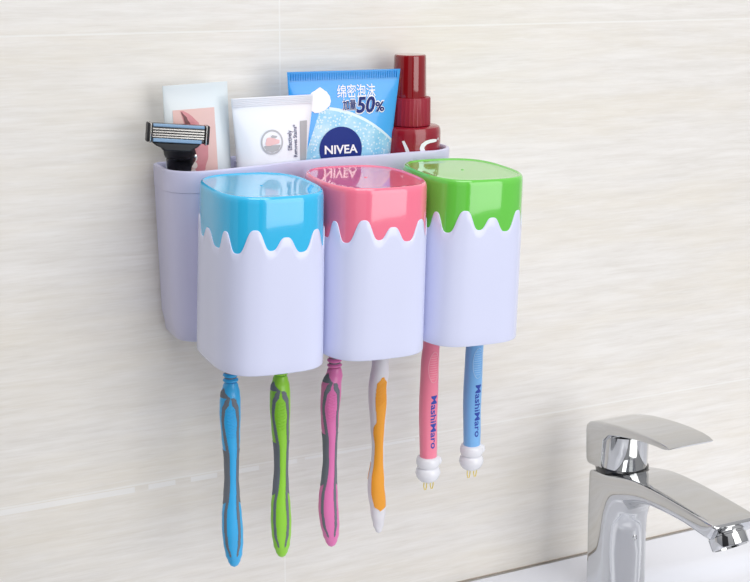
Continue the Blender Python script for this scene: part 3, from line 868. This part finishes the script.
S2 = [((-.0550, -.0275), (-.0965, -.0440), .0205), ((-.0600, -.0250), (-.1010, -.0400), .0205), ((-.0750, -.0225), (-.1080, -.0360), .0205), ((-.0900, -.0185), (-.1170, -.0325), .0203), ((-.1050, -.0150), (-.1280, -.0300), .0201),
      ((-.128, -.0128), (-.1440, -.0283), .0199), ((-.155, -.0121), (-.1650, -.0272), .0197), ((-.178, -.0120), (-.1790, -.0285), .0195), ((-.188, -.0121), (-.1830, -.0287), .0193), ((-.1935, -.0126), (-.1860, -.0280), .0188), ((-.1950, -.0142), (-.1880, -.0262), .0178)]
secs = refine(S1, 5)[:-1]+refine([S1[-1]]+S2, 4)
V, F = sweep(secs); mesh_obj('tap_body', V, F, M['chrome'], tap, angle=38)
# lever cartridge housing
V, F = lathe([(.0180, -.0250), (.0186, -.0246), (.0188, -.0236), (.0187, -.0050), (.0186, .0070)], 64)
mesh_obj('cartridge_housing', [(x, y-.0685-FB[1], z-FB[2]) for x, y, z in V], F, M['chrome'], tap)
V, F = lathe([(.0180, -.0300), (.0196, -.0225), (.0199, -.0195), (.0190, -.0185)], 48)
mesh_obj('seat_ring', [(x, y-.0685-FB[1], z-FB[2]) for x, y, z in V], F, M['black'], tap)
# lever
S = [((-.0475, .0070), (-.0500, -.0235), .0180), ((-.0482, .0100), (-.0510, -.0245), .0196), ((-.0520, .0128), (-.0540, -.0245), .0205), ((-.0600, .0158), (-.0610, -.0240), .0208), ((-.0680, .0178), (-.0690, -.0232), .0208), ((-.0695, .0182), (-.0706, -.0226), .0208),
     ((-.0712, .0186), (-.0712, .0010), .0208), ((-.0780, .0202), (-.0775, .0080), .0208), ((-.0900, .0224), (-.0890, .0118), .0207), ((-.1050, .0246), (-.1030, .0150), .0206), ((-.1200, .0262), (-.1180, .0180), .0204), ((-.1330, .0268), (-.1310, .0197), .0200), ((-.1400, .0264), (-.1375, .0203), .0197), ((-.1445, .0252), (-.1430, .0220), .0190)]
S = [((a, b-.0015), (c, d), h) for (a, b), (c, d), h in S]
def rs(secs, n):
    out = []
    for A_, B_ in zip(secs, secs[1:]):
        for k in range(n):
            t = k/n; out.append(tuple(tuple(p*(1-t)+q*t for p, q in zip(a, b)) if isinstance(a, tuple) else a*(1-t)+b*t for a, b in zip(A_, B_)))
    out.append(secs[-1]); return out
V, F = sweep(rs(S, 2), q0=.66, pw=4.5, corner=.10)
mesh_obj('lever', V, F, M['chrome'], tap, angle=38)
# aerator
mt = Matrix.Translation((0, -.1838-FB[1], -.0225-FB[2])) @ Matrix.Rotation(math.radians(180-38), 4, 'X')
V, F = lathe([(.0110, -.004), (.0124, .0000), (.0128, .0006), (.0128, .0030), (.0122, .0034), (.0122, .0042), (.0128, .0046), (.0128, .0120), (.0124, .0126), (.0112, .0126), (.0108, .0105), (.0040, .0100)], 56)
aer = mesh_obj('aerator', *xform((V, F), mt), M['chrome'], tap)
V, F = lathe([(.0100, .0098), (.0100, .0108), (.0020, .0110)], 40)
mesh_obj('mesh_screen', *xform((V, F), mt), M['chrome_dark'], aer)
V, F = lathe([(.0022, 0), (.0022, .0012), (.0016, .0016), (.0010, .0008), (.0004, .0008)], 24)
mt = Matrix.Translation((.0015, -.0868-FB[1], -.0720-FB[2])) @ Matrix.Rotation(PI/2, 4, 'X')
mesh_obj('set_screw', *xform((V, F), mt), M['chrome'], tap)

# ------------------------------------------------------------------ camera
C = Vector((-0.31632655, -0.7980708, 0.36026775))
R = Matrix(((0.90088049, 0.10713173, -0.42063896), (-0.43396942, 0.24286441, -0.8675756), (0.00921335, 0.96412638, 0.26528371)))
cam = bpy.data.cameras.new('camera'); co = bpy.data.objects.new('camera', cam); col.objects.link(co)
co.matrix_world = Matrix.Translation(C) @ R.to_4x4()
cam.sensor_width = 36; cam.lens = 36*1295.7/750; cam.clip_start = .01
sc.camera = co

# ------------------------------------------------------------------ light
def area(name, loc, target, sx, sy, power, color=(1, 1, 1), spread=180):
    l = bpy.data.lights.new(name, 'AREA'); l.shape = 'RECTANGLE'; l.size = sx; l.size_y = sy
    l.energy = power; l.color = color; l.spread = math.radians(spread)
    o = bpy.data.objects.new(name, l); col.objects.link(o); o.location = loc
    d = (Vector(target)-Vector(loc)).normalized(); o.rotation_euler = d.to_track_quat('-Z', 'Y').to_euler()
    return o
area('window_light', (.70, -1.93, .62), (.0, 0, .12), 1.35, 1.65, 19, (1, .99, .97))
area('ceiling_light', (-.25, -1.1, 1.9), (.0, 0, .1), 1.4, 1.0, 17, (1, 1, 1))
W = bpy.data.worlds.new('room'); sc.world = W; W.use_nodes = True
nt = W.node_tree; bg = nt.nodes['Background']
tc = nt.nodes.new('ShaderNodeTexCoord'); sp = nt.nodes.new('ShaderNodeSeparateXYZ')
nt.links.new(tc.outputs['Generated'], sp.inputs[0])
cr = nt.nodes.new('ShaderNodeValToRGB')
e = cr.color_ramp.elements
e[0].position = 0; e[0].color = (.42, .43, .47, 1)
e[1].position = 1; e[1].color = (.95, .95, .97, 1)
a = e.new(.45); a.color = (.55, .56, .6, 1)
a = e.new(.6); a.color = (.75, .75, .77, 1)
mr = nt.nodes.new('ShaderNodeMapRange'); mr.inputs['From Min'].default_value = -1; mr.inputs['From Max'].default_value = 1
nt.links.new(sp.outputs['Z'], mr.inputs['Value']); nt.links.new(mr.outputs[0], cr.inputs['Fac'])
# dark bands added to the world background to give the chrome dark reflections
at = nmath(nt, 'ARCTAN2', sp.outputs['X'], sp.outputs['Y'])
def band(c0, w0):
    d = nmath(nt, 'ABSOLUTE', nmath(nt, 'SUBTRACT', at, c0))
    return nmath(nt, 'MULTIPLY', nmath(nt, 'LESS_THAN', d, w0), nmath(nt, 'LESS_THAN', sp.outputs['Z'], .45))
dk = nmath(nt, 'MAXIMUM', band(math.radians(-174), .07), band(math.radians(-124), .28))
wc = nmix(nt, nmath(nt, 'MULTIPLY', dk, .92), cr.outputs['Color'], (.02, .02, .022, 1))
nt.links.new(wc, bg.inputs['Color']); bg.inputs['Strength'].default_value = .62

vs = sc.view_settings
vs.view_transform = 'Standard'; vs.look = 'None'; vs.exposure = .07; vs.gamma = 1; vs.use_curve_mapping = False
